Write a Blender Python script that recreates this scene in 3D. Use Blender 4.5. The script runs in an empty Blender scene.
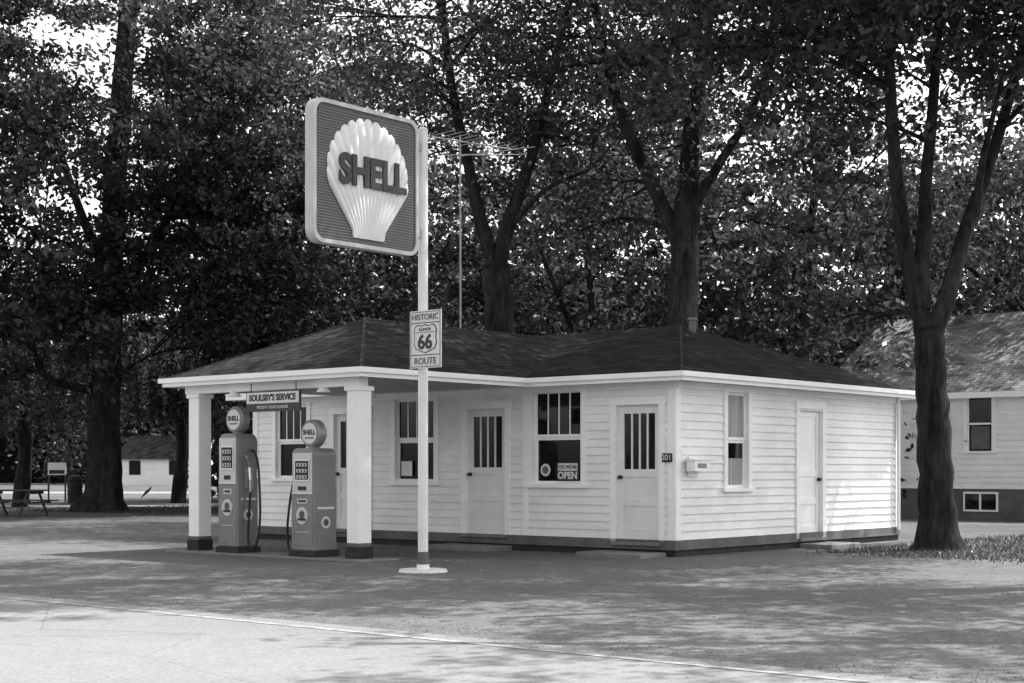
import bpy, math, random
import numpy as np
from mathutils import Vector, Matrix, noise
random.seed(7); rng=np.random.default_rng(11)
sc=bpy.context.scene
F=1532.0; CAMH=1.3; HY=470.0
def S(x,y,Z): return Vector(((x-512)/F*Z, Z, CAMH+(HY-y)/F*Z))
AN=math.atan2(-.6456,.7637)
CX,CY=2.43,22.8
def W(x,y,z=0):
    return Vector((CX+x*math.cos(AN)-y*math.sin(AN), CY+x*math.sin(AN)+y*math.cos(AN), z))
# ---------------- materials
def mat(name, col=.5, rough=.7, spec=.3, metal=0, n1=None, n2=None, bump=None, stretch=None, coord='Object'):
    m=bpy.data.materials.new(name); m.use_nodes=True; nt=m.node_tree; N=nt.nodes; L=nt.links
    b=N['Principled BSDF']; b.inputs['Roughness'].default_value=rough
    b.inputs['Specular IOR Level'].default_value=spec; b.inputs['Metallic'].default_value=metal
    b.inputs['Base Color'].default_value=(col,col,col,1)
    tc=N.new('ShaderNodeTexCoord'); mp=N.new('ShaderNodeMapping'); L.new(tc.outputs[coord],mp.inputs[0])
    if stretch: mp.inputs['Scale'].default_value=stretch
    prev=None
    for n in (n1,n2):
        if not n: continue
        t=N.new('ShaderNodeTexNoise'); t.inputs['Scale'].default_value=n[0]; t.inputs['Detail'].default_value=3
        t.inputs['Roughness'].default_value=.65
        L.new(mp.outputs[0],t.inputs['Vector'])
        r=N.new('ShaderNodeMapRange'); r.inputs[1].default_value=.3; r.inputs[2].default_value=.7
        r.inputs[3].default_value=n[1]; r.inputs[4].default_value=n[2]; L.new(t.outputs[0],r.inputs[0])
        mu=N.new('ShaderNodeMath'); mu.operation='MULTIPLY'; L.new(r.outputs[0],mu.inputs[0])
        if prev is None: mu.inputs[1].default_value=col
        else: L.new(prev.outputs[0],mu.inputs[1])
        prev=mu
    if prev is not None: L.new(prev.outputs[0],b.inputs['Base Color'])
    m['prev']=prev.name if prev else ''
    if bump:
        t=N.new('ShaderNodeTexNoise'); t.inputs['Scale'].default_value=bump[0]; t.inputs['Detail'].default_value=2
        L.new(mp.outputs[0],t.inputs['Vector'])
        bp=N.new('ShaderNodeBump'); bp.inputs['Strength'].default_value=bump[1]; bp.inputs['Distance'].default_value=.02
        L.new(t.outputs[0],bp.inputs['Height']); L.new(bp.outputs[0],b.inputs['Normal'])
    return m
M={}
M['siding']=mat('white_siding',.88,.6,n1=(.8,.84,1.03),n2=(9,.93,1.02),bump=(40,.1),stretch=(1,1,2.5))
M['trim']=mat('trim_paint',.9,.5,n1=(2,.92,1.02))
M['door']=mat('door_paint',.78,.5,n1=(2.5,.88,1.03))
M['grey']=mat('skirt_grey',.12,.7,n1=(2,.7,1.2),n2=(20,.85,1.1))
M['dark']=mat('dark_skirt',.03,.8,n1=(3,.6,1.4))
M['black']=mat('black_paint_room_shade',.02,.5)
M['cap']=mat('ridge_shingle',.03,.9,n1=(5,.6,1.4))
M['soffit']=mat('soffit',.7,.7,n1=(2,.85,1.05))
M['gl']=mat('window_glass',.006,.04,.35,bump=(1.5,.02))
M['conc']=mat('concrete',.2,.85,n1=(2,.75,1.1),n2=(30,.85,1.1),bump=(30,.3))
M['curtain']=mat('curtain',.35,.5,n1=(2,.6,1.1),stretch=(8,8,.4))
M['signbg']=mat('sign_field',.085,.4,n1=(1.5,.9,1.1))
M['signline']=mat('sign_line',.15,.4)
M['signframe']=mat('sign_frame',.5,.4,.4,n1=(3,.85,1.05))
M['shell']=mat('shell_face',.75,.4,.4,n1=(2,.92,1.02))
M['letter']=mat('sign_letter',.035,.4)
M['plate']=mat('sign_plate',.65,.45,n1=(3,.9,1.05))
M['pumpA']=mat('pump_paint',.2,.28,.5,n1=(3,.8,1.1))
M['pumpB']=mat('pump_light',.55,.3,.5,n1=(3,.85,1.05))
M['chrome']=mat('chrome',.6,.25,.5,metal=.9)
M['rubber']=mat('rubber_hose',.02,.5)
M['metal']=mat('galvanised',.3,.5,.4,metal=.4)
M['bark']=mat('bark',.026,.95,.1,n1=(3,.4,1.6),n2=(16,.5,1.6),bump=(12,1.0),stretch=(1,1,.25))
M['wood']=mat('weathered_wood',.06,.9,n1=(4,.7,1.2))
M['stone']=mat('gravel_stone',.15,.9,n1=(.8,.5,1.5))
M['pole']=mat('pole_paint',.78,.45,n1=(3,.88,1.05))
def shingle(name,base):
    m=bpy.data.materials.new(name); m.use_nodes=True; nt=m.node_tree; N=nt.nodes; L=nt.links; b=N['Principled BSDF']
    b.inputs['Roughness'].default_value=.95; b.inputs['Specular IOR Level'].default_value=.08
    uv=N.new('ShaderNodeUVMap'); br=N.new('ShaderNodeTexBrick'); L.new(uv.outputs[0],br.inputs[0])
    br.inputs['Scale'].default_value=1; br.inputs['Brick Width'].default_value=.3; br.inputs['Row Height'].default_value=.14
    br.inputs['Mortar Size'].default_value=.012; br.inputs['Color1'].default_value=(base*.6,)*3+(1,)
    br.inputs['Color2'].default_value=(base*1.4,)*3+(1,); br.inputs['Mortar'].default_value=(base*.35,)*3+(1,)
    n=N.new('ShaderNodeTexNoise'); n.inputs['Scale'].default_value=1.2; n.inputs['Detail'].default_value=4; L.new(uv.outputs[0],n.inputs[0])
    r=N.new('ShaderNodeMapRange'); r.inputs[1].default_value=.3;r.inputs[2].default_value=.7;r.inputs[3].default_value=.6;r.inputs[4].default_value=1.4; L.new(n.outputs[0],r.inputs[0])
    mx=N.new('ShaderNodeMix'); mx.data_type='RGBA'; mx.blend_type='MULTIPLY'; mx.inputs[0].default_value=1
    L.new(br.outputs[0],mx.inputs[6]); L.new(r.outputs[0],mx.inputs[7]); L.new(mx.outputs[2],b.inputs['Base Color'])
    bp=N.new('ShaderNodeBump'); bp.inputs['Strength'].default_value=.6; bp.inputs['Distance'].default_value=.015; bp.invert=True
    L.new(br.outputs['Fac'],bp.inputs['Height']); L.new(bp.outputs[0],b.inputs['Normal'])
    return m
M['roof']=shingle('asphalt_shingles',.028); M['roof2']=shingle('grey_shingles',.18)
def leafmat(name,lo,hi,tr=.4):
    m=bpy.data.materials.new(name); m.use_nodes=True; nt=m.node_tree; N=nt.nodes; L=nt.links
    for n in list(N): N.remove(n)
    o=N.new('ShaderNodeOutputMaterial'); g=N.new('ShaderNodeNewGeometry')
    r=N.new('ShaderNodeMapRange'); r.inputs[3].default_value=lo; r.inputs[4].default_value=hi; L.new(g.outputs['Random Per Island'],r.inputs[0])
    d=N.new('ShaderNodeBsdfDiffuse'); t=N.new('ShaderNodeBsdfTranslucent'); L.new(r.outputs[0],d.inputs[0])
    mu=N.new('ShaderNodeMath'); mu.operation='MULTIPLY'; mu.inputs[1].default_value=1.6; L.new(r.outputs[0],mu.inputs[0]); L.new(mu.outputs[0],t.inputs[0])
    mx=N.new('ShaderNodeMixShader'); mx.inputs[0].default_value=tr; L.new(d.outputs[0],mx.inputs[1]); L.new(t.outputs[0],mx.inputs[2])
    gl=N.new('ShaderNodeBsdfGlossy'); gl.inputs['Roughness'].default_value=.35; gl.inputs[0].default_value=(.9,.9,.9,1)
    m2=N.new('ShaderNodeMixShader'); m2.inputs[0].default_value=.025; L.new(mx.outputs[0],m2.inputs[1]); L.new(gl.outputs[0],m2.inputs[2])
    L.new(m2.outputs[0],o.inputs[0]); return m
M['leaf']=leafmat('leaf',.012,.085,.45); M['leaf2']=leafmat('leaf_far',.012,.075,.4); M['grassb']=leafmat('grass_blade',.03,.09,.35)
M['wood_shade']=mat('wood_shade',.015,.95,.0,n1=(1.2,.3,1.7))  # near-black colour paints in the shaded depth of the distant trees
# ---------------- mesh builder
class MB:
    def __init__(s): s.v=[];s.f=[];s.m=[];s.uv={}
    def poly(s,pts,mi=0,uv=None):
        i=len(s.v); s.v+=[tuple(p) for p in pts]; s.f.append(tuple(range(i,i+len(pts)))); s.m.append(mi)
        if uv: s.uv[len(s.f)-1]=uv
    def box(s,x0,x1,y0,y1,z0,z1,mi=0,mp=None):
        c=[(x0,y0,z0),(x1,y0,z0),(x1,y1,z0),(x0,y1,z0),(x0,y0,z1),(x1,y0,z1),(x1,y1,z1),(x0,y1,z1)]
        if mp: c=[mp(*p) for p in c]
        i=len(s.v); s.v+=[tuple(p) for p in c]
        for q in ((3,2,1,0),(4,5,6,7),(0,1,5,4),(1,2,6,5),(2,3,7,6),(3,0,4,7)):
            s.f.append(tuple(i+k for k in q)); s.m.append(mi)
    def tube(s,pts,rad,n=8,mi=0,cap=True,irr=0):
        pts=[Vector(p) for p in pts]; rings=[]
        for k,p in enumerate(pts):
            d=(pts[min(k+1,len(pts)-1)]-pts[max(k-1,0)]).normalized()
            a=Vector((0,1,0)) if abs(d.y)<.8 else Vector((1,0,0))
            e1=d.cross(a).normalized(); e2=d.cross(e1); i=len(s.v)
            for j in range(n):
                t=2*math.pi*j/n; r=rad[k]*(1+irr*math.sin(3*t+k*.35)+irr*.6*math.sin(5*t+k*.5))
                s.v.append(tuple(p+e1*math.cos(t)*r+e2*math.sin(t)*r))
            rings.append(i)
        for k in range(len(rings)-1):
            a,b=rings[k],rings[k+1]
            for j in range(n):
                s.f.append((a+j,a+(j+1)%n,b+(j+1)%n,b+j)); s.m.append(mi)
        if cap:
            s.f.append(tuple(rings[0]+j for j in range(n))); s.m.append(mi)
            s.f.append(tuple(rings[-1]+j for j in reversed(range(n)))); s.m.append(mi)
    def build(s,name,mats,parent=None,smooth=False,bevel=0):
        me=bpy.data.meshes.new(name); me.from_pydata(s.v,[],s.f)
        for m in mats: me.materials.append(M[m])
        me.polygons.foreach_set('material_index',s.m)
        if smooth: me.polygons.foreach_set('use_smooth',[True]*len(s.f))
        if s.uv:
            ul=me.uv_layers.new(name='UVMap')
            for fi,uv in s.uv.items():
                for k,li in enumerate(me.polygons[fi].loop_indices): ul.data[li].uv=uv[k]
        me.update(); o=bpy.data.objects.new(name,me); sc.collection.objects.link(o)
        if parent: o.parent=parent
        if bevel:
            b=o.modifiers.new('b','BEVEL'); b.width=bevel; b.segments=2; b.limit_method='ANGLE'; b.angle_limit=.6
        return o
def root(name,x=None,y=None,z=0,rot=None,world=None):
    e=bpy.data.objects.new(name,None); sc.collection.objects.link(e); e.empty_display_size=.3
    e.location=world if world is not None else W(x,y,z); e.rotation_euler=(0,0,AN if rot is None else rot); return e
def text(name,body,size,loc,rot,m,parent,ext=.004,off=0,sx=1,al='CENTER'):
    c=bpy.data.curves.new(name,'FONT'); c.body=body; c.size=size; c.align_x=al; c.align_y='CENTER'; c.extrude=ext; c.offset=off
    c.materials.append(M[m]); o=bpy.data.objects.new(name,c); sc.collection.objects.link(o); o.parent=parent
    o.location=loc; o.rotation_euler=rot; o.scale=(sx,1,1); return o
RF=(math.pi/2,0,0); RS=(math.pi/2,0,math.pi/2)
# ================= GAS STATION =================
LW,LD,ZS,ZT=9.54,7.27,.25,2.63
gs=root('gas_station',0,0)
front=lambda s,d,z:(-s,-d,z)
side=lambda s,d,z:(d,s,z)
left=lambda s,d,z:(-LW-d,s,z)
back=lambda s,d,z:(-s,LD+d,z)
def clap(mb,mp,L,ops,z0=ZS,z1=ZT,st=.128,s0=0):
    z=z0
    while z<z1-1e-3:
        zt=min(z+st,z1); zm=(z+zt)/2; cuts=sorted([(a,b) for a,b,c,d in ops if c<zm<d]); x=s0; segs=[]
        for a,b in cuts: segs.append((x,a)); x=b
        segs.append((x,L))
        for a,b in segs:
            if b-a<.01: continue
            j=random.uniform(-.002,.002)
            mb.poly([mp(a,.024+j,z),mp(b,.024-j,z),mp(b,.004,zt),mp(a,.004,zt)])
            mb.poly([mp(a,.024+j,z),mp(b,.024-j,z),mp(b,.0,z),mp(a,.0,z)])
        z=zt
def trimset(mb,mp,a,b,c,d,w=.1,sill=True):
    mb.box(a-w,a,-.09,.04,c,d,0,mp); mb.box(b,b+w,-.09,.04,c,d,0,mp)
    mb.box(a-w-.015,b+w+.015,-.09,.045,d,d+w*1.1,0,mp)
    if sill: mb.box(a-w-.04,b+w+.04,-.09,.075,c-.06,c,0,mp)
def window(name,mp,a,b,c,d,bars=3,split=.5,curt=False):
    mb=MB(); trimset(mb,mp,a,b,c,d)
    f=.045; zm=c+(d-c)*(1-split)
    for (z0,z1,dd) in ((c,zm,-.05),(zm,d,-.03)):
        mb.box(a,a+f,dd-.02,dd,z0,z1,0,mp); mb.box(b-f,b,dd-.02,dd,z0,z1,0,mp)
        mb.box(a+f,b-f,dd-.021,dd-.001,z0,z0+f,0,mp); mb.box(a+f,b-f,dd-.021,dd-.001,z1-f,z1,0,mp)
        mb.poly([mp(a+f,dd-.012,z0+f),mp(b-f,dd-.012,z0+f),mp(b-f,dd-.012,z1-f),mp(a+f,dd-.012,z1-f)],1)
        if curt and z0==c:
            mb.poly([mp(a+f,dd-.008,z0+f+.42),mp(b-f,dd-.008,z0+f+.42),mp(b-f,dd-.008,z1-f),mp(a+f,dd-.008,z1-f)],3)
        if z0==zm:
            for k in range(bars):
                x=a+f+(b-a-2*f)*(k+1)/(bars+1); mb.box(x-.011,x+.011,dd-.018,dd-.003,z0+f,z1-f,0,mp)
    mb.box(a+.001,b-.001,-.30,-.29,c,d,2,mp)  # black panel, painted stand-in for the unlit room behind the glass
    return mb.build(name,['trim','curtain' if curt else 'gl','black','gl'],gs)
def door(name,mp,a,b,c,d,bars=3,glass=True,m='door'):
    mb=MB(); trimset(mb,mp,a,b,c,d,.11,sill=False)
    mb.box(a-.05,b+.05,-.09,.09,c-.05,c,3,mp)
    y0,y1=-.07,-.03; st=.11
    gz0=c+(d-c)*.53; gz1=d-.13
    mb.box(a,a+st,y0,y1,c,d,2,mp); mb.box(b-st,b,y0,y1,c,d,2,mp)
    mb.box(a+st,b-st,y0,y1-.001,c,c+.2,2,mp); mb.box(a+st,b-st,y0,y1-.001,gz0-.12,gz0,2,mp); mb.box(a+st,b-st,y0,y1-.001,gz1,d,2,mp)
    mb.box(a+st,b-st,y0+.005,y1-.016,c+.2,gz0-.12,2,mp)
    zz=(c+.2+gz0-.12)/2; mb.box(a+st,b-st,y0,y1-.002,zz-.05,zz+.05,2,mp)
    if glass:
        mb.poly([mp(a+st,-.055,gz0),mp(b-st,-.055,gz0),mp(b-st,-.055,gz1),mp(a+st,-.055,gz1)],1)
        for k in range(bars):
            x=a+st+(b-a-2*st)*(k+1)/(bars+1); mb.box(x-.014,x+.014,-.06,-.035,gz0,gz1,2,mp)
    else: mb.box(a+st,b-st,y0+.005,y1-.016,gz0,gz1,2,mp)
    mb.tube([mp(b-.06,-.03,c+.98),mp(b-.06,.03,c+.98)],[.03,.03],8,4)
    return mb.build(name,['trim','gl',m,'conc','black'],gs)
fops=[(.275,1.073,.21,2.29),(1.75,2.72,1.08,2.56),(3.31,4.16,.25,2.31),(4.89,5.81,1.1,2.52),(6.5,7.35,.25,2.3),(8.07,8.92,1.15,2.5)]
sops=[(1.40,2.02,1.02,2.52),(3.63,4.41,.16,2.33)]
mb=MB(); clap(mb,front,LW,fops); clap(mb,side,LD,sops); clap(mb,left,LD,[]); clap(mb,back,LW,[])
mb.box(-LW+.32,-.32,.32,LD-.32,.0,2.6)
mb.build('wall_siding',['siding'],gs)
mb=MB()
w=.11
mb.box(-w,.03,-.032,.0,ZS,ZT); mb.box(0.0,.032,.0001,w,ZS,ZT)
mb.box(-LW-.03,-LW+w,-.032,0,ZS,ZT)
mb.box(-2.93,-2.82,-.034,0,ZS,ZT)
mb.box(0.0,.032,LD-w,LD+.03,ZS,ZT)
mb.box(-LW-.01,.01,-.05,-.005,ZT-.1,ZT-.002); mb.box(.004,.05,.0,LD,ZT-.1,ZT-.002)
mb.build('corner_boards',['trim'],gs)
mb=MB()
mb.box(-LW-.03,.035,-.04,.05,.13,ZS-.002,0); mb.box(-.01,.04,.05,LD+.03,.13,ZS-.002,0)
mb.box(-LW-.05,.055,-.06,.05,.105,.13,2); mb.box(-.01,.06,.05,LD+.04,.105,.13,2)
mb.box(-LW-.02,.02,-.02,.05,0,.105,1); mb.box(-.01,.02,.05,LD+.02,0,.105,1)
mb.box(-LW-.02,-LW+.05,.05,LD,0,ZS-.003,1); mb.box(-LW,.0,LD-.05,LD+.02,0,ZS-.003,1)
mb.build('skirting',['grey','dark','grey'],gs)
door('door_front_entry',front,*fops[0]); window('window_display',front,*fops[1])
door('door_office',front,*fops[2]); window('window_office',front,*fops[3],bars=3)
door('door_canopy',front,*fops[4]); window('window_canopy',front,*fops[5])
window('window_side',side,*sops[0],bars=0,curt=True); door('door_side',side,*sops[1],glass=False,m='trim')
mb=MB(); mb.box(-2.24,-1.82,-.0,.03,1.14,1.42,0); mb.box(-2.225,-1.835,-.006,-.001,1.29,1.405,1); mb.build('open_sign',['letter','plate'],gs)
text('open_text','OPEN',.15,(-2.03,-.01,1.21),RF,'plate',gs,off=.006); text('yes_text',"YES WE'RE",.08,(-2.03,-.01,1.345),RF,'letter',gs)
mb=MB(); mb.tube([(-2.5,.02,1.3),(-2.5,.028,1.3)],[.1,.1],20); mb.tube([(-2.5,.012,1.3),(-2.5,.019,1.3)],[.06,.06],20,1); mb.build('window_sticker',['plate','grey'],gs)
mb=MB(); mb.box(-5.7,-5.45,.02,.03,1.2,1.45); mb.box(-5.3,-5.18,.02,.03,1.2,1.38); mb.build('window_notice',['plate'],gs)
mb=MB(); mb.box(-.2,-.03,-.06,-.036,1.42,1.55); mb.build('house_number_plate',['black'],gs); text('house_number','201',.12,(-.115,-.062,1.485),RF,'plate',gs)
mb=MB(); mb.box(.05,.2,.22,.62,1.28,1.44,0); mb.box(.045,.215,.2,.64,1.44,1.47,0); mb.box(.02,.05,.3,.54,1.2,1.5,0); mb.box(.2,.206,.3,.54,1.33,1.40,1); mb.build('mailbox',['trim','pumpA'],gs,bevel=.012)
# ---- roof
ZE=2.74; ox=.36; RZ=3.84; RY=3.63; xr,xl=-2.35,-7.2
e=[(ox,-.36,ZE),(ox,LD+.36,ZE),(-LW-ox,LD+.36,ZE),(-LW-ox,-.36,ZE)]; r1=(xr,RY,RZ); r0=(xl,RY,RZ)
CXR,CXL,CY0=-2.58,-7.02,-3.98; cxm=(CXR+CXL)/2; CZ=3.72; sl=(RZ-ZE)/(RY+.36); yv=-.36+(CZ-ZE)/sl
ap=(cxm,-1.75,CZ)
mb=MB()
def rp(pts,ed):
    a=Vector(pts[0]); d=(Vector(pts[1])-a).normalized(); n=(Vector(pts[1])-a).cross(Vector(pts[2])-a).normalized(); q=n.cross(d)
    uv=[((Vector(p)-a).dot(d)+3.3*ed,(Vector(p)-a).dot(q)) for p in pts]; mb.poly(pts,0,uv)
fi=(CXR,-.36,ZE); fl=(CXL,-.36,ZE); vp=(cxm,yv,CZ)
rp([fi,e[0],r1,(cxm,RY,RZ),vp],0); rp([e[3],fl,vp,(cxm,RY,RZ),r0],1)
rp([e[0],e[1],r1],2); rp([e[1],e[2],r0,r1],3); rp([e[2],e[3],r0],4)
c0=(CXL,CY0,ZE); c1=(CXR,CY0,ZE)
rp([c0,c1,ap],5); rp([c1,fi,vp,ap],6); rp([fl,c0,ap,vp],7)
mb.build('roof',['roof'],gs)
mb=MB()
for a,b in ((e[0],r1),(e[1],r1),(r1,r0),(c0,ap),(c1,ap),(ap,vp)):
    a=Vector(a);b=Vector(b); n=max(2,int((b-a).length/.25))
    for k in range(n):
        p=a.lerp(b,k/n); q=a.lerp(b,(k+1.05)/n if k<n-1 else 1); z=Vector((0,0,-.010)); mb.tube([p+z,q+z],[.032,.024],6)
mb.build('ridge_caps',['cap'],gs)
mb=MB(); t=.03; zf0,zf1=ZE-.13,ZE-.012
mb.box(CXR,ox+t,-.36-t,-.36,zf0,zf1); mb.box(ox,ox+t,-.36,LD+.36,zf0,zf1); mb.box(-LW-ox,CXL,-.36-t,-.36,zf0,zf1)
mb.box(-LW-ox-t,-LW-ox,-.36-t,LD+.36+t,zf0,zf1); mb.box(-LW-ox,ox+t,LD+.36,LD+.36+t,zf0,zf1)
mb.box(CXL-t,CXR+t,CY0-t,CY0,zf0,zf1); mb.box(CXR,CXR+t,CY0,-.36-t-.001,zf0,zf1); mb.box(CXL-t,CXL,CY0,-.36-t-.001,zf0,zf1)
mb.box(CXR+t,ox+t+.05,-.36-t-.05,-.36-t,ZE-.07,ZE+.004); mb.box(ox+t,ox+t+.05,-.36-t,LD+.36,ZE-.07,ZE+.004)
mb.box(CXL-t-.05,CXR+t+.05,CY0-t-.05,CY0-t,ZE-.07,ZE+.004); mb.box(CXR+t,CXR+t+.05,CY0-t,-.36-t-.05,ZE-.07,ZE+.004); mb.box(CXL-t-.05,CXL-t,CY0-t,-.36-t-.05,ZE-.07,ZE+.004)
mb.build('fascia',['trim'],gs)
mb=MB(); mb.box(-LW-ox,ox,-.36,LD+.36,ZT+.002,ZT+.02); mb.box(CXL,CXR,CY0,-.361,ZT,ZT+.018)
for k in range(1,16):
    y=CY0+k*.23; mb.box(CXL,CXR,y,y+.012,ZT-.006,ZT-.001,1)
mb.build('soffit',['soffit','grey'],gs)
mb=MB(); mb.box(CXL+.25,CXR-.25,-3.78,-3.6,ZT-.13,ZT-.007); mb.build('canopy_beam',['trim'],gs)
for nm,px in (('canopy_post_left',-6.55),('canopy_post_right',-2.95)):
    mb=MB(); h=.125; mb.box(px-h,px+h,-3.66-h,-3.66+h,.2,ZT-.131,0); mb.box(px-h-.03,px+h+.03,-3.69-h,-3.63+h,ZT-.2,ZT-.132,0)
    mb.box(px-h-.02,px+h+.02,-3.68-h,-3.64+h,.0,.2,1); mb.box(px-h-.005,px+h+.005,-3.665-h,-3.655+h,.2,.26,2); mb.build(nm,['trim','dark','grey'],gs,bevel=.01)
mb=MB()
for lx,ly in ((-3.6,-3.75),(-5.6,-3.75),(-4.4,-2)):
    mb.tube([(lx,ly,ZT-.01),(lx,ly,ZT-.12)],[.02,.02],8); mb.tube([(lx,ly,ZT-.1),(lx,ly,ZT-.2)],[.04,.11],12,0)
mb.build('ceiling_lamp',['trim'],gs)
mb=MB(); mb.tube([(-2.1,RY,3.7),(-2.1,RY,3.93)],[.06,.06],10); mb.tube([(-2.1,RY,3.93),(-2.1,RY,3.98)],[.09,.07],10); mb.build('roof_vent',['conc'],gs)
mb=MB(); mb.tube([(.08,LD-.1,ZT),(.08,LD-.1,.2)],[.035,.035],8); mb.build('downspout',['trim'],gs)
hs=root('hanging_name_sign',-4.49,-3.93)
mb=MB(); mb.box(-.6,.6,-.015,.015,2.17,2.47,0); mb.box(-.58,.58,-.021,-.016,2.29,2.455,1)
mb.tube([(-.5,0,2.47),(-.5,0,2.6)],[.008]*2,6,0); mb.tube([(.5,0,2.47),(.5,0,2.6)],[.008]*2,6,0); mb.build('board',['letter','plate'],hs)
text('name_text',"SOULSBY'S SERVICE",.13,(0,-.024,2.372),RF,'letter',hs,off=.004,sx=.92); text('name_text_lower',"MOUNT OLIVE ILLINOIS",.065,(0,-.018,2.232),RF,'plate',hs,sx=1)
def slab(name,x0,x1,y0,y1,h):
    r=root(name,(x0+x1)/2,(y0+y1)/2); mb=MB(); a=(x1-x0)/2;b=(y1-y0)/2; mb.box(-a,a,-b,b,-.02,h); mb.build('slab',['conc'],r,bevel=.015); return r
slab('door_step',-1.3,-.1,-.75,-.08,.07); slab('door_step',-4.4,-3.1,-.75,-.08,.08); slab('pump_island',-7.0,-2.55,-4.0,-3.25,.035); slab('door_step',.1,.7,3.5,4.5,.08)
# ---------------- gas pumps
def arc(cx,cz,r,a0,a1,n): return [(cx+r*math.cos(math.radians(a0+(a1-a0)*k/n)),cz+r*math.sin(math.radians(a0+(a1-a0)*k/n))) for k in range(n+1)]
def prism(mb,prof,y0,y1,mi=0):
    n=len(prof); i=len(mb.v); mb.v+=[(x,y0,z) for x,z in prof]+[(x,y1,z) for x,z in prof]
    mb.f.append(tuple(range(i,i+n))); mb.f.append(tuple(i+n+k for k in reversed(range(n)))); mb.m+= [mi,mi]
    for k in range(n): mb.f.append((i+k,i+n+k,i+n+(k+1)%n,i+(k+1)%n)); mb.m.append(mi)
def pump(x,y,H,w,d,tall):
    r=root('gas_pump',x,y); h=w/2; D=d/2; z0=.035
    mb=MB(); mb.box(-h-.03,h+.03,-D-.03,D+.03,z0,z0+.09,0); mb.build('plinth',['dark'],r,bevel=.01)
    mb=MB(); rr=.13 if tall else .1
    prof=[(-h,z0+.09),(h,z0+.09),(h,H*.62),(h-.015,H*.64),(h-.015,H-rr)]+arc(h-.015-rr,H-rr,rr,0,90,6)+arc(-h+.015+rr,H-rr,rr,90,180,6)+[(-h+.015,H*.64),(-h,H*.62)]
    prism(mb,prof,-D,D); mb.build('cabinet',['pumpA'],r,bevel=.022)
    for s,nm in ((-1,'front'),(1,'back')):
        mb=MB(); f=lambda a,b:(min(s*a,s*b),max(s*a,s*b))
        def fb(x0,x1,za,zb,a,b,mi):
            ya,yb=f(D+a,D+b); mb.box(x0,x1,ya,yb,za,zb,mi)
        fb(-h+.04,h-.04,H*.60,H-.07,.0,.012,0)
        fb(-h+.09,h-.09,H*.70,H*.90,.012,.022,1)
        fb(-h+.11,h-.11,H*.715,H*.885,.022,.026,2)
        for k in range(3):
            fb(-h+.14,h-.14,H*(.725+.055*k),H*(.755+.055*k),.026,.029,0)
            for q in range(3): xx=-h+.17+q*(w-.3)/3; fb(xx,xx+.03,H*(.729+.055*k),H*(.751+.055*k),.029,.031,2)
        fb(-h+.03,h-.03,H*.585,H*.60,.0,.016,1)
        fb(-h+.04,h-.04,z0+.16,H*.56,.0,.006,3)
        fb(-h+.1,h-.1,H*.24 ,H*.245,.006,.01,1)
        fb(-h+.14,h-.14,H*.50,H*.545,.006,.012,0); fb(-h+.17,h-.17,H*.513,H*.532,.012,.014,2)
        fb(-h+.16,h-.16,H*.62,H*.655,.012,.018,2)
        mb.tube([(0,s*(D+.006),H*.39),(0,s*(D+.016),H*.39)],[.125,.125],22,1); mb.tube([(0,s*(D+.016),H*.39),(0,s*(D+.02),H*.39)],[.11,.11],22,0 )
        mb.tube([(0,s*(D+.02),H*.40),(0,s*(D+.024),H*.40)],[.065,.055],7,4)
        mb.box(-.085,.085,min(s*(D+.02),s*(D+.026)),max(s*(D+.02),s*(D+.026)),H*.39-.07,H*.39-.035,2)
        mb.build('panel_'+nm,['pumpB','chrome','black','pumpA','signbg'],r,bevel=.003)
    mb=MB(); mb.tube([(h,0,H*.33),(h+.01,0,H*.33)],[.09,.09],18,0); mb.tube([(h+.01,0,H*.33),(h+.014,0,H*.33)],[.055,.05],7,1)
    mb.box(h,h+.008,-D+.05,D-.05,H*.45,H*.47,2)
    mb.build('side_emblem',['plate','signbg','chrome'],r)
    nx=h if tall else -h; sg=1 if tall else -1
    mb=MB(); mb.box(min(nx,nx+sg*.05),max(nx,nx+sg*.05),-.07,.07,H*.55,H*.72,0)
    mb.tube([(nx+sg*.08,-.02,H*.52),(nx+sg*.085,-.02,H*.62),(nx+sg*.06,-.02,H*.72)],[.022,.03,.022],8,1)
    mb.tube([(nx+sg*.07,-.02,H*.72),(nx+sg*.075,-.08,H*.80),(nx+sg*.05,-.10,H*.82)],[.014,.012,.01],8,1)
    mb.build('nozzle',['metal','chrome'],r)
    P=[(nx+sg*.01,.06,H*.86),(nx+sg*.18,.04,H*.86),(nx+sg*.27,.0,H*.55),(nx+sg*.32,-.02,H*.3),(nx+sg*.28,-.05,H*.08),(nx+sg*.13,-.08,H*.03),(nx+sg*.05,-.06,H*.16),(nx+sg*.08,-.03,H*.42),(nx+sg*.08,-.02,H*.52)]
    c=bpy.data.curves.new('hose','CURVE'); c.dimensions='3D'; c.bevel_depth=.018; sp=c.splines.new('NURBS'); sp.points.add(len(P)-1); sp.use_endpoint_u=True; sp.order_u=4
    for k,p in enumerate(P): sp.points[k].co=(*p,1)
    c.materials.append(M['rubber']); o=bpy.data.objects.new('hose',c); sc.collection.objects.link(o); o.parent=r
    zc=H+.215; mb=MB(); R=.205
    mb.tube([(0,0,H-.01),(0,0,H+.03)],[.1,.07],16,1)
    mb.tube([(0,-.085,zc),(0,-.06,zc),(0,.06,zc),(0,.085,zc)],[R-.02,R,R,R-.02],32,0,cap=True)
    for s in (-1,1):
        mb.tube([(0,s*.085,zc),(0,s*.092,zc)],[R-.025,R-.03],32,2)
        mb.tube([(0,s*.092,zc),(0,s*.095,zc)],[R-.05,R-.055],32,3)
    mb.build('globe',['metal','metal','pumpA','plate'],r)
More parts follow.
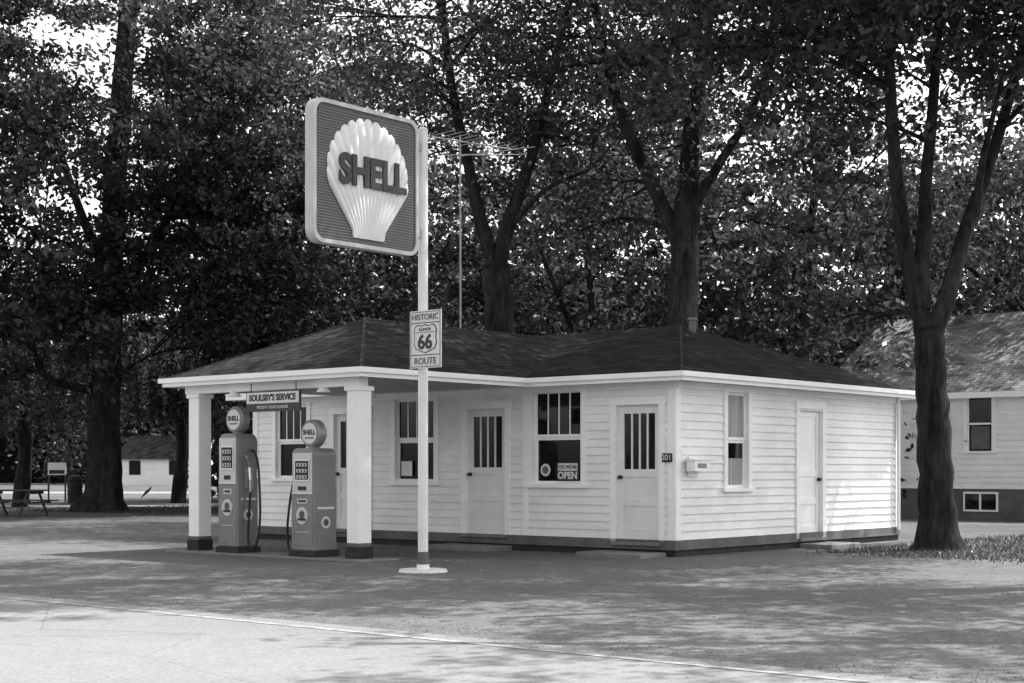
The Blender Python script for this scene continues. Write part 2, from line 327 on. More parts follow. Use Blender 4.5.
    text('globe_text','SHELL',.1,(0,-.097,zc+.015),RF,'letter',r,ext=.002,off=.004); text('globe_text_lower','GASOLINE',.04,(0,-.097,zc-.065),RF,'letter',r,ext=.002)
    return r
pump(-5.62,-3.66,1.86,.47,.40,True); pump(-3.9,-3.66,1.62,.50,.44,False)
# ---------------- big sign
sg=root('scallop_roadside_sign',-.59,-4.82)
mb=MB(); mb.tube([(0,0,.03),(0,0,5.63)],[.066,.062],14,0); mb.tube([(0,0,5.63),(0,0,5.66)],[.07,.03],14,0)
mb.tube([(0,0,.10),(0,0,.26)],[.072,.072],14,1); mb.tube([(0,0,.02),(0,0,.10)],[.085,.08],14,0); mb.build('pole',['pole','grey'],sg,smooth=False)
mb=MB(); mb.tube([(0,0,0),(0,0,.04)],[.32,.30],20); mb.build('pole_base',['plate'],sg)
ya,yb,za,zb=-1.94,-.15,3.99,5.70; cy=(ya+yb)/2; cz=(za+zb)/2; hw=(yb-ya)/2; hh=(zb-za)/2
def rrect(hw,hh,r,n=6):
    p=[]
    for cx,cz_,a in ((hw-r,hh-r,0),(-hw+r,hh-r,90),(-hw+r,-hh+r,180),(hw-r,-hh+r,270)): p+=arc(cx,cz_,r,a,a+90,n)
    return p
def prismx(mb,prof,x0,x1,mi):
    n=len(prof); i=len(mb.v); mb.v+=[(x0,cy+a,cz+b) for a,b in prof]+[(x1,cy+a,cz+b) for a,b in prof]
    mb.f.append(tuple(i+k for k in reversed(range(n)))); mb.f.append(tuple(i+n+k for k in range(n))); mb.m+=[mi,mi]
    for k in range(n): mb.f.append((i+k,i+(k+1)%n,i+n+(k+1)%n,i+n+k)); mb.m.append(mi)
mb=MB(); T=.06
prismx(mb,rrect(hw-.012,hh-.012,.15),-T+.012,T-.012,1)
o_,i_=rrect(hw,hh,.16),rrect(hw-.05,hh-.05,.12)
n=len(o_); i0=len(mb.v)
for x,pr in ((-T-.012,i_),(-T-.012,o_),(T+.012,o_),(T+.012,i_),(T-.012,i_),(-T+.012,i_)): mb.v+=[(x,cy+a,cz+b) for a,b in pr]
for a in range(3):
    for k in range(n): mb.f.append((i0+a*n+k,i0+a*n+(k+1)%n,i0+(a+1)*n+(k+1)%n,i0+(a+1)*n+k)); mb.m.append(0)
for a,b in ((3,4),(5,0)):
    for k in range(n): mb.f.append((i0+a*n+k,i0+a*n+(k+1)%n,i0+b*n+(k+1)%n,i0+b*n+k)); mb.m.append(0)
z=za+.07
while z<zb-.08:
    for s in (-1,1):
        x0,x1=sorted((s*(T-.012),s*(T-.004))); ins=.0 if za+.16<z<zb-.16 else .05
        mb.box(x0,x1,ya+.052+ins,yb-.052-ins,z,z+.014,2)
    z+=.034
mb.build('sign_box',['signframe','signbg','signline'],sg)
mb=MB()
ey=.02
def scallop(s):
    oy=-1.0; ery,erz=.69,.67; ecz=.06; nr=15; sub=8; NT=nr*sub; NR=14
    dz=ecz-oy; thm=math.asin(ery/dz)*.92
    base=len(mb.v)
    for it in range(NT+1):
        u=it/NT*2-1; th=u*thm; dy,dzz=math.sin(th),math.cos(th)
        A=(dy/ery)**2+(dzz/erz)**2; B=2*(dzz*(oy-ecz)/erz**2); Cc=((oy-ecz)/erz)**2-1
        disc=max(B*B-4*A*Cc,0); r=(-B+math.sqrt(disc))/(2*A)
        ph=abs(math.sin(math.pi*(it/sub)))
        r*=1-.025*(1-ph)**1.5
        rs=(-.74-oy)/dzz
        for ir in range(NR+1):
            q=ir/NR; rr=rs+(r-rs)*q
            y=dy*rr; zz=oy+dzz*rr
            if q<.16: y*=1.0+.3*(1-q/.16)
            relief=.014+.034*ph*(.3+.7*q)+.03*math.sin(math.pi*q)*(1-u*u)
            if ir==NR or it in(0,NT): relief=.0
            mb.v.append((s*(T-.004+relief),cy+ey+y,cz+zz))
    for it in range(NT):
        for ir in range(NR):
            a=base+it*(NR+1)+ir; mb.f.append((a,a+1,a+NR+2,a+NR+1)); mb.m.append(0)
scallop(1); scallop(-1)
mb.build('scallop_emblem',['shell'],sg,smooth=True)
for s,ro in ((1,RS),(-1,(math.pi/2,0,-math.pi/2))):
    text('sign_letters','SHELL',.49,(s*(T+.07),cy+ey+.01,cz+.04),ro,'letter',sg,ext=.012,off=.02,sx=.86)
mb=MB()
for z in (5.4,4.3): mb.box(-.03,.03,yb-.01,-.055,z-.05,z+.05)
mb.build('brackets',['metal'],sg)
rs=root('route_sign',-.42,-4.95)
mb=MB(); mb.box(-.27,.27,-.006,.006,2.585,3.31,0); mb.box(-.247,.247,-.009,-.0065,3.15,3.16,1); mb.box(-.247,.247,-.009,-.0065,2.745,2.755,1)
for a,b,c,d in ((-.255,.255,2.6,2.607),(-.255,.255,3.288,3.295),(-.255,-.248,2.607,3.288),(.248,.255,2.607,3.288)): mb.box(a,b,-.009,-.0065,c,d,1)
sh=[(-.17,3.12),(-.12,3.135),(-.06,3.115),(0,3.14),(.06,3.115),(.12,3.135),(.17,3.12),(.2,3.05),(.185,2.98),(.2,2.9),(.17,2.83),(.1,2.8),(0,2.77),(-.1,2.8),(-.17,2.83),(-.2,2.9),(-.185,2.98),(-.2,3.05)]
prism(mb,sh,-.010,-.0065,1); c_=(0,2.95); prism(mb,[(c_[0]+(x-c_[0])*.93,c_[1]+(z-c_[1])*.93) for x,z in sh],-.0125,-.0101,0); mb.box(-.185,.185,-.0145,-.0126,3.03,3.037,1)
mb.build('plate',['plate','letter'],rs)
text('t1','HISTORIC',.105,(0,-.012,3.225),RF,'grey',rs,ext=.002); text('t2','ROUTE',.12,(0,-.012,2.67),RF,'grey',rs,ext=.002)
text('t3','66',.25,(0,-.016,2.905),RF,'letter',rs,ext=.002,off=.008); text('t4','ILLINOIS',.055,(0,-.016,3.07),RF,'letter',rs,ext=.002)
mb=MB(); mb.box(-.2,-.12,.006,.1,2.7,2.73); mb.box(-.2,-.12,.006,.1,3.2,3.23); mb.build('clamps',['metal'],rs)
ant=root('tv_antenna',world=Vector((0,0,0)),rot=0)
mb=MB(); b0=S(461,335,29); tp=S(460,135,29); mb.tube([b0-Vector((0,0,2.8)),tp],[.02,.016],6)
def seg(a,b,r=.008): mb.tube([a,b],[r,r],5)
bm0=S(432,137,28.4); bm1=S(515,150,29.6); seg(bm0,bm1,.013)
d=(bm1-bm0).normalized(); nn=Vector((-d.y,d.x,0))
for k in range(11):
    p=bm0.lerp(bm1,k/10); l=.75-.045*k; seg(p-nn*l+Vector((0,0,.0)),p+nn*l+Vector((0,0,.04)))
p1=S(448,158,28.7);p2=S(535,147,29.5); seg(p1,p2); seg(S(450,150,28.2),S(450,172,29.6))
for k in range(5):
    q=S(452+k*14,150,28.6); seg(q+Vector((-.35,0,-.1)),q+Vector((.35,.1,-.06)))
mb.build('mast_and_elements',['metal'],ant)
# ================= GROUND =================
def groundmat(name,base,big,fine,cracks=0,bumps=.5):
    m=mat(name,base,.92,.15,n1=(.25,1-big,1+big),n2=(22,1-fine,1+fine)); nt=m.node_tree; N=nt.nodes; L=nt.links; b=N['Principled BSDF']
    tc=[n for n in N if n.type=='TEX_COORD'][0]
    v=N.new('ShaderNodeTexVoronoi'); v.inputs['Scale'].default_value=38; L.new(tc.outputs['Object'],v.inputs['Vector'])
    n3=N.new('ShaderNodeTexNoise'); n3.inputs['Scale'].default_value=3.1; n3.inputs['Detail'].default_value=5; n3.inputs['Roughness'].default_value=.75; L.new(tc.outputs['Object'],n3.inputs['Vector'])
    r=N.new('ShaderNodeMapRange'); r.inputs[1].default_value=.35;r.inputs[2].default_value=.65;r.inputs[3].default_value=1-fine*.5; r.inputs[4].default_value=1+fine*.5; L.new(n3.outputs[0],r.inputs[0])
    sep=N.new('ShaderNodeMapRange'); L.new(v.outputs['Color'],sep.inputs[0]); sep.inputs[3].default_value=1-fine; sep.inputs[4].default_value=1+fine
    mu=N.new('ShaderNodeMath'); mu.operation='MULTIPLY'; L.new(r.outputs[0],mu.inputs[0]); L.new(sep.outputs[0],mu.inputs[1])
    m2=N.new('ShaderNodeMath'); m2.operation='MULTIPLY'; L.new(mu.outputs[0],m2.inputs[0]); L.new(N[m['prev']].outputs[0],m2.inputs[1]); out=m2
    if cracks:
        n4=N.new('ShaderNodeTexNoise'); n4.inputs['Scale'].default_value=2.5; n4.inputs['Detail'].default_value=5; L.new(tc.outputs['Object'],n4.inputs['Vector'])
        mx=N.new('ShaderNodeMix'); mx.data_type='RGBA'; mx.blend_type='LINEAR_LIGHT'; mx.inputs[0].default_value=.04; L.new(tc.outputs['Object'],mx.inputs[6]); L.new(n4.outputs['Color'],mx.inputs[7])
        vc=N.new('ShaderNodeTexVoronoi'); vc.feature='DISTANCE_TO_EDGE'; vc.inputs['Scale'].default_value=.13; L.new(mx.outputs[2],vc.inputs['Vector'])
        rc=N.new('ShaderNodeMapRange'); rc.inputs[1].default_value=.0; rc.inputs[2].default_value=.0014; rc.inputs[3].default_value=.72; rc.inputs[4].default_value=1; L.new(vc.outputs['Distance'],rc.inputs[0])
        m5=N.new('ShaderNodeMath'); m5.operation='MULTIPLY'; L.new(out.outputs[0],m5.inputs[0]); L.new(rc.outputs[0],m5.inputs[1]); out=m5
    L.new(out.outputs[0],b.inputs['Base Color'])
    bp=N.new('ShaderNodeBump'); bp.inputs['Strength'].default_value=bumps; bp.inputs['Distance'].default_value=.012; L.new(v.outputs['Distance'],bp.inputs['Height']); L.new(bp.outputs[0],b.inputs['Normal'])
    return m
M['lot']=groundmat('asphalt_lot',.115,.18,.24); M['road']=groundmat('road_surface',.185,.1,.1,cracks=1,bumps=.3); M['lawn']=groundmat('lawn_ground',.085,.35,.35)
M['line']=mat('road_line',.36,.8,n1=(6,.5,1.1),n2=(40,.7,1.1)); M['walk']=groundmat('path_concrete',.2,.1,.1)
def sheet(name,pts,z,m):
    mb=MB(); mb.poly([(p[0],p[1],z) for p in pts]); return mb.build(name,[m])
def rect(x0,x1,y0,y1): return [W(x0,y0),W(x1,y0),W(x1,y1),W(x0,y1)]
sheet('ground',[(-600,-300),(600,-300),(600,900),(-600,900)],0,'lawn')
sheet('asphalt_lot',[W(-30,-10.2),W(45,-10.2),W(45,-2),W(9,1.2),W(4.5,2.2),W(1.2,2.6),W(.3,3.2),W(.3,7.6),W(-9.8,7.6),W(-13,6),W(-17,4),W(-23,1),W(-30,0)],.004,'lot')
sheet('road',rect(-200,200,-21.5,-10.15),.008,'road')
sheet('road_edge_line',rect(-200,200,-10.50,-10.42),.012,'line')
sheet('side_street',[(-90,84),(-8,84),(-8,92),(-90,92)],.006,'walk')
sheet('lawn_path',[(-60,56),(-10,54),(-10,56.2),(-60,58.6)],.006,'walk')
mb=MB()
for k in range(9000):
    x=random.uniform(-17,12); y=random.uniform(-10.1,-.3) if random.random()<.7 else random.gauss(-10,.35); p=W(x,y)
    if p.y<9: continue
    r=random.uniform(.005,.013)*(1.4 if random.random()<.08 else 1); a=random.uniform(0,3); i=len(mb.v)
    for j in range(4): mb.v.append((p.x+r*math.cos(a+j*1.57)*random.uniform(.7,1.2),p.y+r*math.sin(a+j*1.57),.006))
    mb.v.append((p.x,p.y,.008+r*.6))
    for j in range(4): mb.f.append((i+j,i+(j+1)%4,i+4)); mb.m.append(0)
mb.build('loose_gravel',['stone'])
# ================= leaves helper
def leafmesh(name,C,L,Wd,m,parent=None,up=.25):
    N=len(C); nrm=rng.normal(size=(N,3)); nrm[:,2]=np.abs(nrm[:,2])+up; nrm/=np.linalg.norm(nrm,axis=1)[:,None]
    a=rng.normal(size=(N,3)); t1=np.cross(nrm,a); t1/=np.linalg.norm(t1,axis=1)[:,None]; t2=np.cross(nrm,t1)
    L=(L*rng.uniform(.6,1.3,N))[:,None]; w=(Wd*rng.uniform(.7,1.2,N))[:,None]
    V=np.empty((N,4,3)); V[:,0]=C+t1*L; V[:,1]=C+t2*w+t1*L*.1; V[:,2]=C-t1*L; V[:,3]=C-t2*w+t1*L*.1
    rawmesh(name,V.reshape(-1,3),4,m,parent)
tot=[0]
def rawmesh(name,V,k,m,parent=None):
    n=len(V)//k; tot[0]+=n; me=bpy.data.meshes.new(name); me.vertices.add(len(V)); me.vertices.foreach_set('co',V.astype(np.float32).ravel())
    me.loops.add(n*k); me.loops.foreach_set('vertex_index',np.arange(n*k,dtype=np.int32)); me.polygons.add(n)
    me.polygons.foreach_set('loop_start',np.arange(0,n*k,k,dtype=np.int32)); me.update(calc_edges=True); me.materials.append(M[m])
    o=bpy.data.objects.new(name,me); sc.collection.objects.link(o)
    if parent: o.parent=parent
    return o
def curvepts(pts,n):
    pts=[Vector(p) for p in pts]; out=[]; m=len(pts)
    for i in range(m-1):
        p0,p1,p2,p3=pts[max(i-1,0)],pts[i],pts[i+1],pts[min(i+2,m-1)]
        for k in range(n):
            t=k/n; out.append(.5*((2*p1)+(p2-p0)*t+(2*p0-5*p1+4*p2-p3)*t*t+(3*p1-p0-3*p2+p3)*t**3))
    out.append(pts[-1]); return out
LF=.74
def tree(name,limbs,crowns,leafL=.085,leafW=.045,m='leaf',sig=.38,irr=.05,lf=None,spread=.85):
    r=root(name,world=Vector((0,0,0)),rot=0); mb=MB(); pool=[]; lf=lf or LF
    for pts,r0,r1 in limbs:
        c=curvepts(pts,5); n=len(c); rad=[r0+(r1-r0)*(k/(n-1))**.8 for k in range(n)]
        if c[0].z<.6:
            for k in range(min(4,n)): rad[k]*=1+.55*(1-k/4)**2
        c=[p+Vector((random.uniform(-1,1),random.uniform(-1,1),0))*rad[k]*.1 for k,p in enumerate(c)]
        mb.tube(c,rad,12,irr=irr); pool+=[(p,rad[k]) for k,p in enumerate(c) if p.z>3 or k>n*.5]
    cl=[]
    for (cx,cy_,cz_,rx,ry,rz,nc,lp) in crowns:
        for k in range(nc):
            u=rng.normal(size=3); u/=np.linalg.norm(u); q=rng.uniform(.12,1)**.45
            p=Vector((cx+u[0]*rx*q,cy_+u[1]*ry*q,cz_+u[2]*rz*q))
            if p.z<1.2: p.z=1.2+random.random()
            cand=min(random.sample(pool,min(len(pool),40)),key=lambda a:(a[0]-p).length+max(0,a[0].z-p.z)*.8)
            a,ra=cand; mid=a.lerp(p,.5)+Vector((random.uniform(-.4,.4),random.uniform(-.4,.4),random.uniform(-.1,.7)))*(p-a).length*.18
            L=(p-a).length; rb=min(ra*.6,.02+.016*L); cc=curvepts([a,mid,p],4); mb.tube(cc,[rb+(.012-rb)*(i/(len(cc)-1)) for i in range(len(cc))],5,cap=False)
            if rb>.03: pool+= [(cc[4],rb*.7),(cc[6],rb*.5)]
            cl.append((p,lp))
    mb.build('trunk_and_limbs',['bark'],r,smooth=True)
    Cs=[]
    for p,lp in cl:
        ns=5
        for s_ in range(ns):
            o=rng.normal(size=3)*np.array([spread,spread,spread*.6]); n=int(lp*lf/ns*rng.uniform(.4,1.6))
            q=rng.normal(size=(n,3))*np.array([sig,sig,sig*.42])*rng.uniform(.5,1.2)+np.array(p)+o; Cs.append(q)
    C=np.concatenate(Cs); C=C[C[:,2]>.3]
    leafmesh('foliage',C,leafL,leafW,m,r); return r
def E(x,y,Z,rx,ry,rz,n,lp):
    p=S(x,y,Z); return (p.x,p.y,p.z,rx,ry,rz,n,lp)
Z=25
tree('shade_tree',[([S(940,551,Z),S(938,500,Z),S(934,430,Z),S(930,370,Z),S(928,325,Z)],.32,.23),
 ([S(928,340,Z),S(908,260,Z+.3),S(897,180,Z),S(890,90,Z-.3),S(884,-60,Z-1)],.17,.07),
 ([S(930,340,Z),S(948,295,Z),S(968,225,Z+.3),S(1000,130,Z+.6),S(1030,20,Z+1)],.18,.07),
 ([S(922,310,Z+.1),S(925,210,Z+.5),S(934,90,Z+1),S(945,-80,Z+1.5)],.15,.06),
 ([S(975,215,Z+.3),S(985,150,Z-.5),S(1005,70,Z-1)],.08,.03)],
 [E(930,-120,Z,5.5,4.5,3.0,95,400),(8.5,29,13,5,3.2,2.2,50,420),(2.5,22.5,12.3,5,3.2,2.0,34,420),E(890,60,Z+3,4,2,2.0,18,240),E(985,50,Z+1,3,2.5,1.6,24,280),E(790,10,Z-2,2.5,1.5,.9,14,280),E(850,250,Z+3,1.8,1.2,1.6,8,240)],.09,.046,sig=.36,lf=.9)
Z=35
tree('shade_tree',[([S(690,471+55,Z),S(685,420,Z),S(682,330,Z),S(684,245,Z),S(690,195,Z)],.40,.30),
 ([S(684,250,Z),S(658,195,Z),S(632,140,Z-.4),S(612,80,Z-.8),S(588,-20,Z-1)],.2,.09),
 ([S(689,205,Z),S(692,130,Z),S(702,60,Z),S(714,-50,Z)],.25,.12),
 ([S(688,215,Z),S(722,160,Z-.5),S(752,110,Z-1),S(785,20,Z-1.5)],.14,.05)],
 [E(690,-60,Z,7,5,4,95,330),E(760,130,Z+1,3.5,3,2.5,22,270),E(600,140,Z+3,3,2,3,20,260),E(650,20,Z-2,4,2,1.5,18,260)])
Z=37
tree('shade_tree',[([S(503,470+52,Z),S(502,420,Z),S(499,330,Z),S(496,265,Z)],.42,.34),
 ([S(497,275,Z),S(480,215,Z),S(468,165,Z),S(452,90,Z-.5),S(440,-20,Z-1)],.2,.08),
 ([S(497,270,Z),S(512,215,Z),S(530,160,Z),S(548,90,Z),S(570,0,Z)],.22,.08),
 ([S(508,230,Z),S(545,190,Z-.5),S(590,170,Z-1)],.09,.03)],
 [E(500,-20,Z,7,5,4.5,90,330),E(440,130,Z+2,3.5,2.5,3,24,260),E(545,90,Z+2,3,2,2.5,20,260),E(500,70,Z-2,3.5,1.5,1.5,14,260)])
Z=48
tree('shade_tree',[([S(103,511,Z),S(104,470,Z),S(105,400,Z),S(108,330,Z),S(112,250,Z),S(118,150,Z),S(126,40,Z),S(132,-60,Z)],.62,.26),
 ([S(104,392,Z),S(72,386,Z-.5),S(45,376,Z-1),S(30,340,Z-1.5)],.17,.07),
 ([S(108,300,Z),S(150,250,Z),S(178,190,Z),S(200,90,Z)],.22,.08),([S(110,280,Z),S(80,210,Z),S(50,120,Z)],.2,.08)],
 [E(120,60,Z-1,9,6,6.0,180,360),E(40,280,Z-1,4.5,3,2.2,34,280),E(200,280,Z,5,3,2.5,42,280),E(250,130,Z-3,5,4,5,54,300)],.11,.058,lf=.82)
def simple(x,Z,rx,rz,cz,n,lp=300,ry=None,name='shade_tree',X=None,th=.34,lf=None):
    p=S(x,470,Z) if X is None else Vector((X,Z,0)); j=random.uniform
    limbs=[([(p.x,p.y,-.02),(p.x+j(-.2,.2),p.y,2),(p.x+j(-.5,.5),p.y,cz*.7),(p.x+j(-.8,.8),p.y,cz+rz*.6)],th,.08)]
    for k in range(4):
        a=j(0,6.3); zz=cz*.35+k*.7; limbs.append(([(p.x,p.y,zz),(p.x+math.cos(a)*rx*.3,p.y+math.sin(a)*rx*.3,zz+1.6),(p.x+math.cos(a)*rx*.65,p.y+math.sin(a)*rx*.6,zz+3.6)],.14,.05))
    return tree(name,limbs,[(p.x,p.y,cz,rx,ry or rx*.7,rz,n,lp)],.13,.07,lf=lf)
simple(270,50,6,6.5,8.5,85,lf=.85); simple(385,54,6,7,8.5,80); simple(590,48,5.5,6.3,6.8,78); simple(790,46,5.5,6.0,6.8,80); simple(905,52,6,6.0,6.8,75); simple(1080,46,6,6,9,60)
simple(-60,44,5,6,8,75,lf=.9)
def roadside(X,Z,crowns):
    limbs=[([(X,Z,-.02),(X+.1,Z,2.5),(X-.2,Z+.1,5.5),(X-.6,Z+.2,8.5)],.36,.2),
     ([(X-.2,Z,5.2),(X-2,Z+.3,7.6),(X-4.5,Z+.6,9.2),(X-7.5,Z+.8,10.2)],.2,.06),([(X-.3,Z,6),(X-1.5,Z-1,8),(X-3.5,Z-2,9.8)],.15,.05),([(X,Z,6),(X+1.5,Z+1,8),(X+2.5,Z+2,10)],.15,.05)]
    return tree('shade_tree',limbs,crowns,.085,.045,sig=.3,spread=.8,lf=.8)
roadside(9.3,18.3,[(3.4,18.9,10.9,7.0,1.7,1.2,36,420),(9,18.0,10.5,3.2,2.4,2.0,24,420)])
roadside(12.5,13.6,[(9.6,14.4,9.6,4.2,1.6,1.4,22,420)])
def willow(x,Z,R,H,zb=1.9):
    p=S(x,470,Z); r=root('willow_tree',world=Vector((0,0,0)),rot=0); mb=MB()
    mb.tube(curvepts([(p.x,p.y,-.02),(p.x+.2,p.y,2.2),(p.x,p.y,H*.6),(p.x+.3,p.y,H*.9)],4),[.3]*3+[.24]*3+[.2]*3+[.12]*4,10,irr=.05); Cs=[]
    for k in range(24):
        a=random.uniform(0,6.28); q=R*random.uniform(.3,1); e_=Vector((p.x+math.cos(a)*q,p.y+math.sin(a)*q*.8,H*random.uniform(.6,1))); s0=Vector((p.x,p.y,H*random.uniform(.35,.7)))
        mb.tube(curvepts([s0,s0.lerp(e_,.5)+Vector((0,0,.8)),e_],4),[.09-.009*i for i in range(9)],5,cap=False)
        for t in range(18):
            b=s0.lerp(e_,random.uniform(.35,1.1))+Vector((random.gauss(0,.5),random.gauss(0,.5),random.uniform(-.2,.9))); Lh=random.uniform(.3,.95)*(b.z-zb); n=int(Lh*24)
            if n<3: continue
            t_=rng.uniform(0,1,n); c=np.empty((n,3)); c[:,0]=b.x+rng.normal(0,.07,n)+t_*random.gauss(0,.3); c[:,1]=b.y+rng.normal(0,.07,n); c[:,2]=b.z-t_*Lh; Cs.append(c)
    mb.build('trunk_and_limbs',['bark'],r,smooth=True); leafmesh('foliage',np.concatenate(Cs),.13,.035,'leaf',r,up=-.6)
willow(20,54,5.5,8.5,2.0); willow(178,60,5,8,2.6)
Cs=[]
def mass(X0,X1,Y0,Y1,H,n,lp,sg_=1.0,zmin=.5):
    for k in range(n):
        t=rng.uniform(); x=X0+(X1-X0)*t; y=Y0+(Y1-Y0)*t+rng.uniform(-3,3); h=H*(.8+.25*math.sin(x*.35)+.1*math.sin(x*1.3)); z=zmin+(h-zmin)*rng.uniform()**.9
        Cs.append(np.array([x,y,z])+rng.normal(size=(lp,3))*np.array([sg_,sg_,sg_*.6]))
mass(-13.5,50,66,60,16,480,110); mass(-110,-14,160,136,28,460,80,1.8,1)
C=np.concatenate(Cs); C=C[C[:,2]>.1]
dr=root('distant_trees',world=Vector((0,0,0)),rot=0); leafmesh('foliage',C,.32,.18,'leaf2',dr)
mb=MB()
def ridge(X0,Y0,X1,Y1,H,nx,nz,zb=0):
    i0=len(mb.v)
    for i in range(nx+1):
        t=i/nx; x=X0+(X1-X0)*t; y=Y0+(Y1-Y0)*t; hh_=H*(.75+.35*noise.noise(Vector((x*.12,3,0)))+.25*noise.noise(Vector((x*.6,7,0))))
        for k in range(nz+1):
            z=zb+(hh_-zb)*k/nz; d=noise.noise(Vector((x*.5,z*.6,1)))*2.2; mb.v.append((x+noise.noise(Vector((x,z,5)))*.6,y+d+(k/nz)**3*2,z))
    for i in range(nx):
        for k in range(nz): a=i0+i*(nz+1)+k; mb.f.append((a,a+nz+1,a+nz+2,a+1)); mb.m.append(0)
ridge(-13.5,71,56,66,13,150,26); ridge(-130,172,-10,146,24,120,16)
mb.build('dark_core',['wood_shade'],dr)  # lumpy dark sheet added behind the leaves, shade painted as colour
Cs=[]
for k in range(90):
    x=rng.uniform(-7.2,14); y=44+rng.uniform(-2,3); Cs.append(np.array([x,y,rng.uniform(.3,3.0)])+rng.normal(size=(130,3))*np.array([.55,.55,.4]))
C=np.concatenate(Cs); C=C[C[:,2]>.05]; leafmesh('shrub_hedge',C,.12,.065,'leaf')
def blades(name,n,fx):
    P=np.array([fx() for _ in range(n)]); h=rng.uniform(.02,.08,n); a=rng.uniform(0,6.28,n); w=.012; V=np.empty((n,3,3))
    dx,dy=np.cos(a)*w,np.sin(a)*w; V[:,0]=np.c_[P[:,0]-dx,P[:,1]-dy,np.zeros(n)]; V[:,1]=np.c_[P[:,0]+dx,P[:,1]+dy,np.zeros(n)]
    V[:,2]=np.c_[P[:,0]+rng.normal(0,.03,n),P[:,1]+rng.normal(0,.03,n),h]; rawmesh(name,V.reshape(-1,3),3,'grassb')
def gr():
    while True:
        x,y=random.uniform(.9,14),random.uniform(-1.5,16)
        if y>2.3-(x-1.2)*.12+random.gauss(0,.25):
            p=W(x,y); return (p.x,p.y)
def gl():
    while True:
        x,y=random.uniform(-32,-10.5),random.uniform(1,22)
        if y>8:
            p=W(x,y); return (p.x,p.y)
blades('grass',38000,gr); blades('grass',30000,gl)
# ================= neighbour house
h0=S(830,470,43.4); hr=root('white_house',world=Vector((h0.x,h0.y,0)))
mb=MB(); hf=lambda s,d,z:(s,-d,z); HL,HD=12,8
wx=4.07
clap(mb,hf,HL,[(wx,wx+.7,1.8,3.25)],.8,3.55,.16)
mb.box(0.02,HL,.05,HD,.8,3.55)
mb.poly([(0,0,3.55),(0,HD,3.55),(0,HD/2,5.75)]); mb.poly([(HL,0,3.55),(HL,HD,3.55),(HL,HD/2,5.75)])
mb.build('walls',['siding'],hr)
mb=MB(); mb.box(.03,HL-.03,.03,HD-.03,0,.8,0); mb.build('foundation',['grey'],hr)
mb=MB(); trimset(mb,hf,wx,wx+.7,1.8,3.25,.09); mb.box(wx,wx+.7,-.05,-.04,1.8,3.25,1,hf); mb.box(wx+.1,wx+.6,-.038,-.036,1.86,2.46,2,hf); mb.box(wx,wx+.7,-.035,-.01,2.5,2.55,0,hf); mb.box(wx,wx+.04,-.035,-.01,1.8,3.25,0,hf); mb.box(wx+.66,wx+.7,-.035,-.01,1.8,3.25,0,hf); mb.build('window',['trim','gl','grey'],hr)
mb=MB(); a=wx-.1; mb.box(a,a+.95,-.02,.03,.2,.72,0,hf); mb.box(a+.05,a+.44,.03,.035,.25,.67,1,hf); mb.box(a+.5,a+.9,.03,.035,.25,.67,1,hf); mb.build('basement_window',['trim','gl'],hr)
mb=MB()
ov=.45; sl2=(5.75-3.55)/(HD/2); ze=3.55-ov*sl2+.05
for pts in ([(-.35,-ov,ze),(HL+.35,-ov,ze),(HL+.35,HD/2,5.85),(-.35,HD/2,5.85)],[(HL+.35,HD+ov,ze),(-.35,HD+ov,ze),(-.35,HD/2,5.85),(HL+.35,HD/2,5.85)]): rp(pts,0)
mb.build('roof',['roof2'],hr)
mb=MB(); mb.box(-.35,HL+.35,-ov-.03,-ov,ze-.16,ze-.005); mb.box(-.33,HL+.33,-ov,0,ze-.14,ze-.12); mb.build('fascia',['trim'],hr)
def house2(x,Z,w,h):
    p=S(x,470,Z); r=root('white_house',world=Vector((p.x,p.y,0)),rot=-.15); mb=MB(); mb.box(-w/2,w/2,0,6,0,h,0)
    mb.poly([(-w/2,0,h),(-w/2,6,h),(-w/2,3,h+1.8)]); mb.poly([(w/2,0,h),(w/2,6,h),(w/2,3,h+1.8)])
    for k in range(2): mb.box(-w/2+.8+k*w/2,-w/2+1.8+k*w/2,-.04,-.01,.9,2.1,2)
    mb.poly([(-w/2-.3,-.4,h-.2),(w/2+.3,-.4,h-.2),(w/2+.3,3,h+1.85),(-w/2-.3,3,h+1.85)],1); mb.poly([(-w/2-.3,6.4,h-.2),(w/2+.3,6.4,h-.2),(w/2+.3,3,h+1.85),(-w/2-.3,3,h+1.85)],1); mb.build('house_body',['siding','roof','gl'],r)
house2(160,128,7,2.4)
pt=root('picnic_table',world=Vector(S(14,470,43))-Vector((0,0,1.3)),rot=-.25); mb=MB()
for k in range(5): mb.box(-.9,.9,-.37+k*.15,-.24+k*.15,.71,.75)
for s in (-1,1):
    for k in range(2): mb.box(-.9,.9,s*.72-.12+k*.125,s*.72-.005+k*.125,.42,.46)
for x in (-.65,.65):
    mb.box(x-.02,x+.02,-.8,.8,.36,.42); mb.box(x+.021,x+.06,-.37,.37,.63,.71)
    for s in (-1,1):
        i=len(mb.v)
        for y,z in ((s*.7,0),(s*.78,0),(s*.30,.71),(s*.22,.71)): mb.v+=[(x-.06,y,z),(x-.021,y,z)]
        for q in ((0,2,4,6),(1,3,5,7),(0,1,3,2),(4,5,7,6),(2,3,5,4),(0,1,7,6)): mb.f.append(tuple(i+k for k in q)); mb.m.append(0)
mb.build('timber',['wood'],pt)
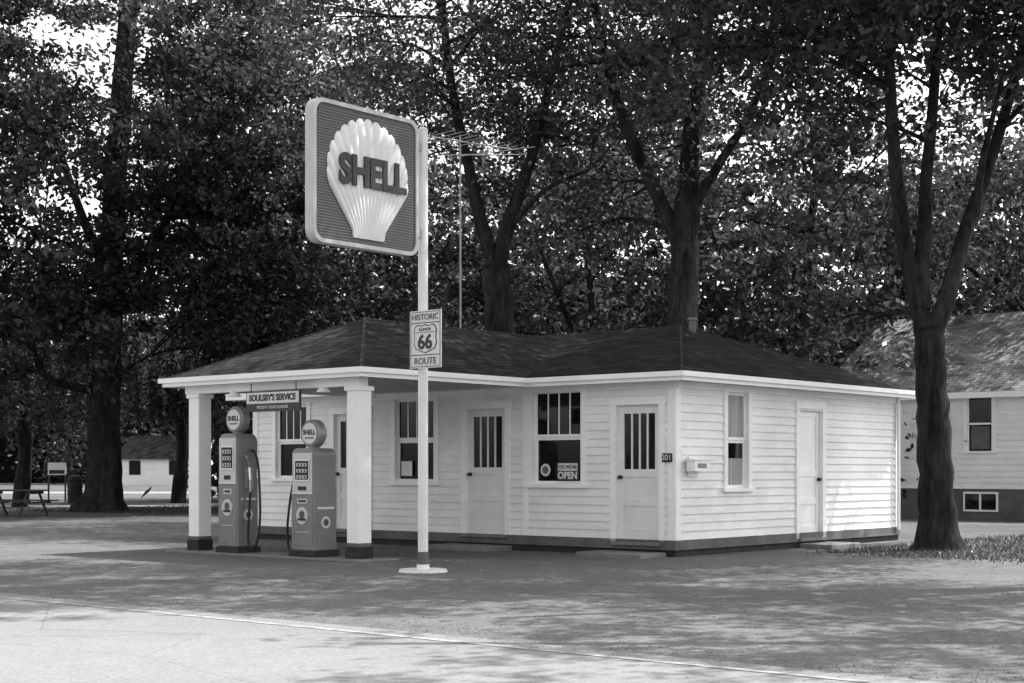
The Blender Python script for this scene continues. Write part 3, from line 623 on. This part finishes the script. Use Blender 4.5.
p=S(75,470,60); br=root('trash_barrel',world=Vector((p.x,p.y,0)),rot=0); mb=MB(); mb.tube([(0,0,0),(0,0,.03),(0,0,.3),(0,0,.33),(0,0,.6),(0,0,.63),(0,0,.88),(0,0,.9)],[.28,.29,.28,.3,.28,.3,.28,.3],18); mb.tube([(0,0,.9),(0,0,1.05),(0,0,1.12)],[.29,.25,.1],18); mb.build('drum',['dark'],br)
p=S(57,470,62); br=root('notice_board',world=Vector((p.x,p.y,0)),rot=.1); mb=MB(); mb.box(-.36,.36,-.03,.03,1.1,1.6,0); mb.box(-.36,-.3,-.04,.04,0,1.1,1); mb.box(.3,.36,-.04,.04,0,1.1,1); mb.box(-.3,.3,-.036,-.031,1.15,1.3,1); mb.build('board',['trim','wood'],br)
# ================= light
el=math.radians(56); sd=Vector((.90,.44,0)).normalized(); D3=Vector((sd.x*math.cos(el),sd.y*math.cos(el),math.sin(el)))
l=bpy.data.lights.new('sun','SUN'); l.energy=9; l.angle=math.radians(.5); l.color=(1,1,1); lo=bpy.data.objects.new('sun',l); sc.collection.objects.link(lo)
lo.rotation_euler=D3.to_track_quat('Z','Y').to_euler(); lo.location=(10,10,40)
w=bpy.data.worlds.new('World'); sc.world=w; w.use_nodes=True; nt=w.node_tree; bg=nt.nodes['Background']; sky=nt.nodes.new('ShaderNodeTexSky'); sky.sky_type='NISHITA'; sky.sun_disc=False
sky.sun_elevation=el; sky.sun_rotation=math.atan2(sd.x,sd.y); sky.dust_density=3; sky.air_density=1.3
bw=nt.nodes.new('ShaderNodeRGBToBW'); nt.links.new(sky.outputs[0],bw.inputs[0]); nt.links.new(bw.outputs[0],bg.inputs[0]); bg.inputs[1].default_value=.42
sc.view_settings.view_transform='Standard'; sc.view_settings.look='None'; sc.view_settings.exposure=0; sc.view_settings.gamma=1
cam=bpy.data.cameras.new('camera'); co=bpy.data.objects.new('camera',cam); sc.collection.objects.link(co); co.location=(0,0,CAMH); co.rotation_euler=(math.pi/2,0,0)
cam.sensor_width=36; cam.lens=F/1024*36; cam.shift_y=(HY-341.5)/1024; cam.clip_end=2000; sc.camera=co
print('leaf faces',tot[0])
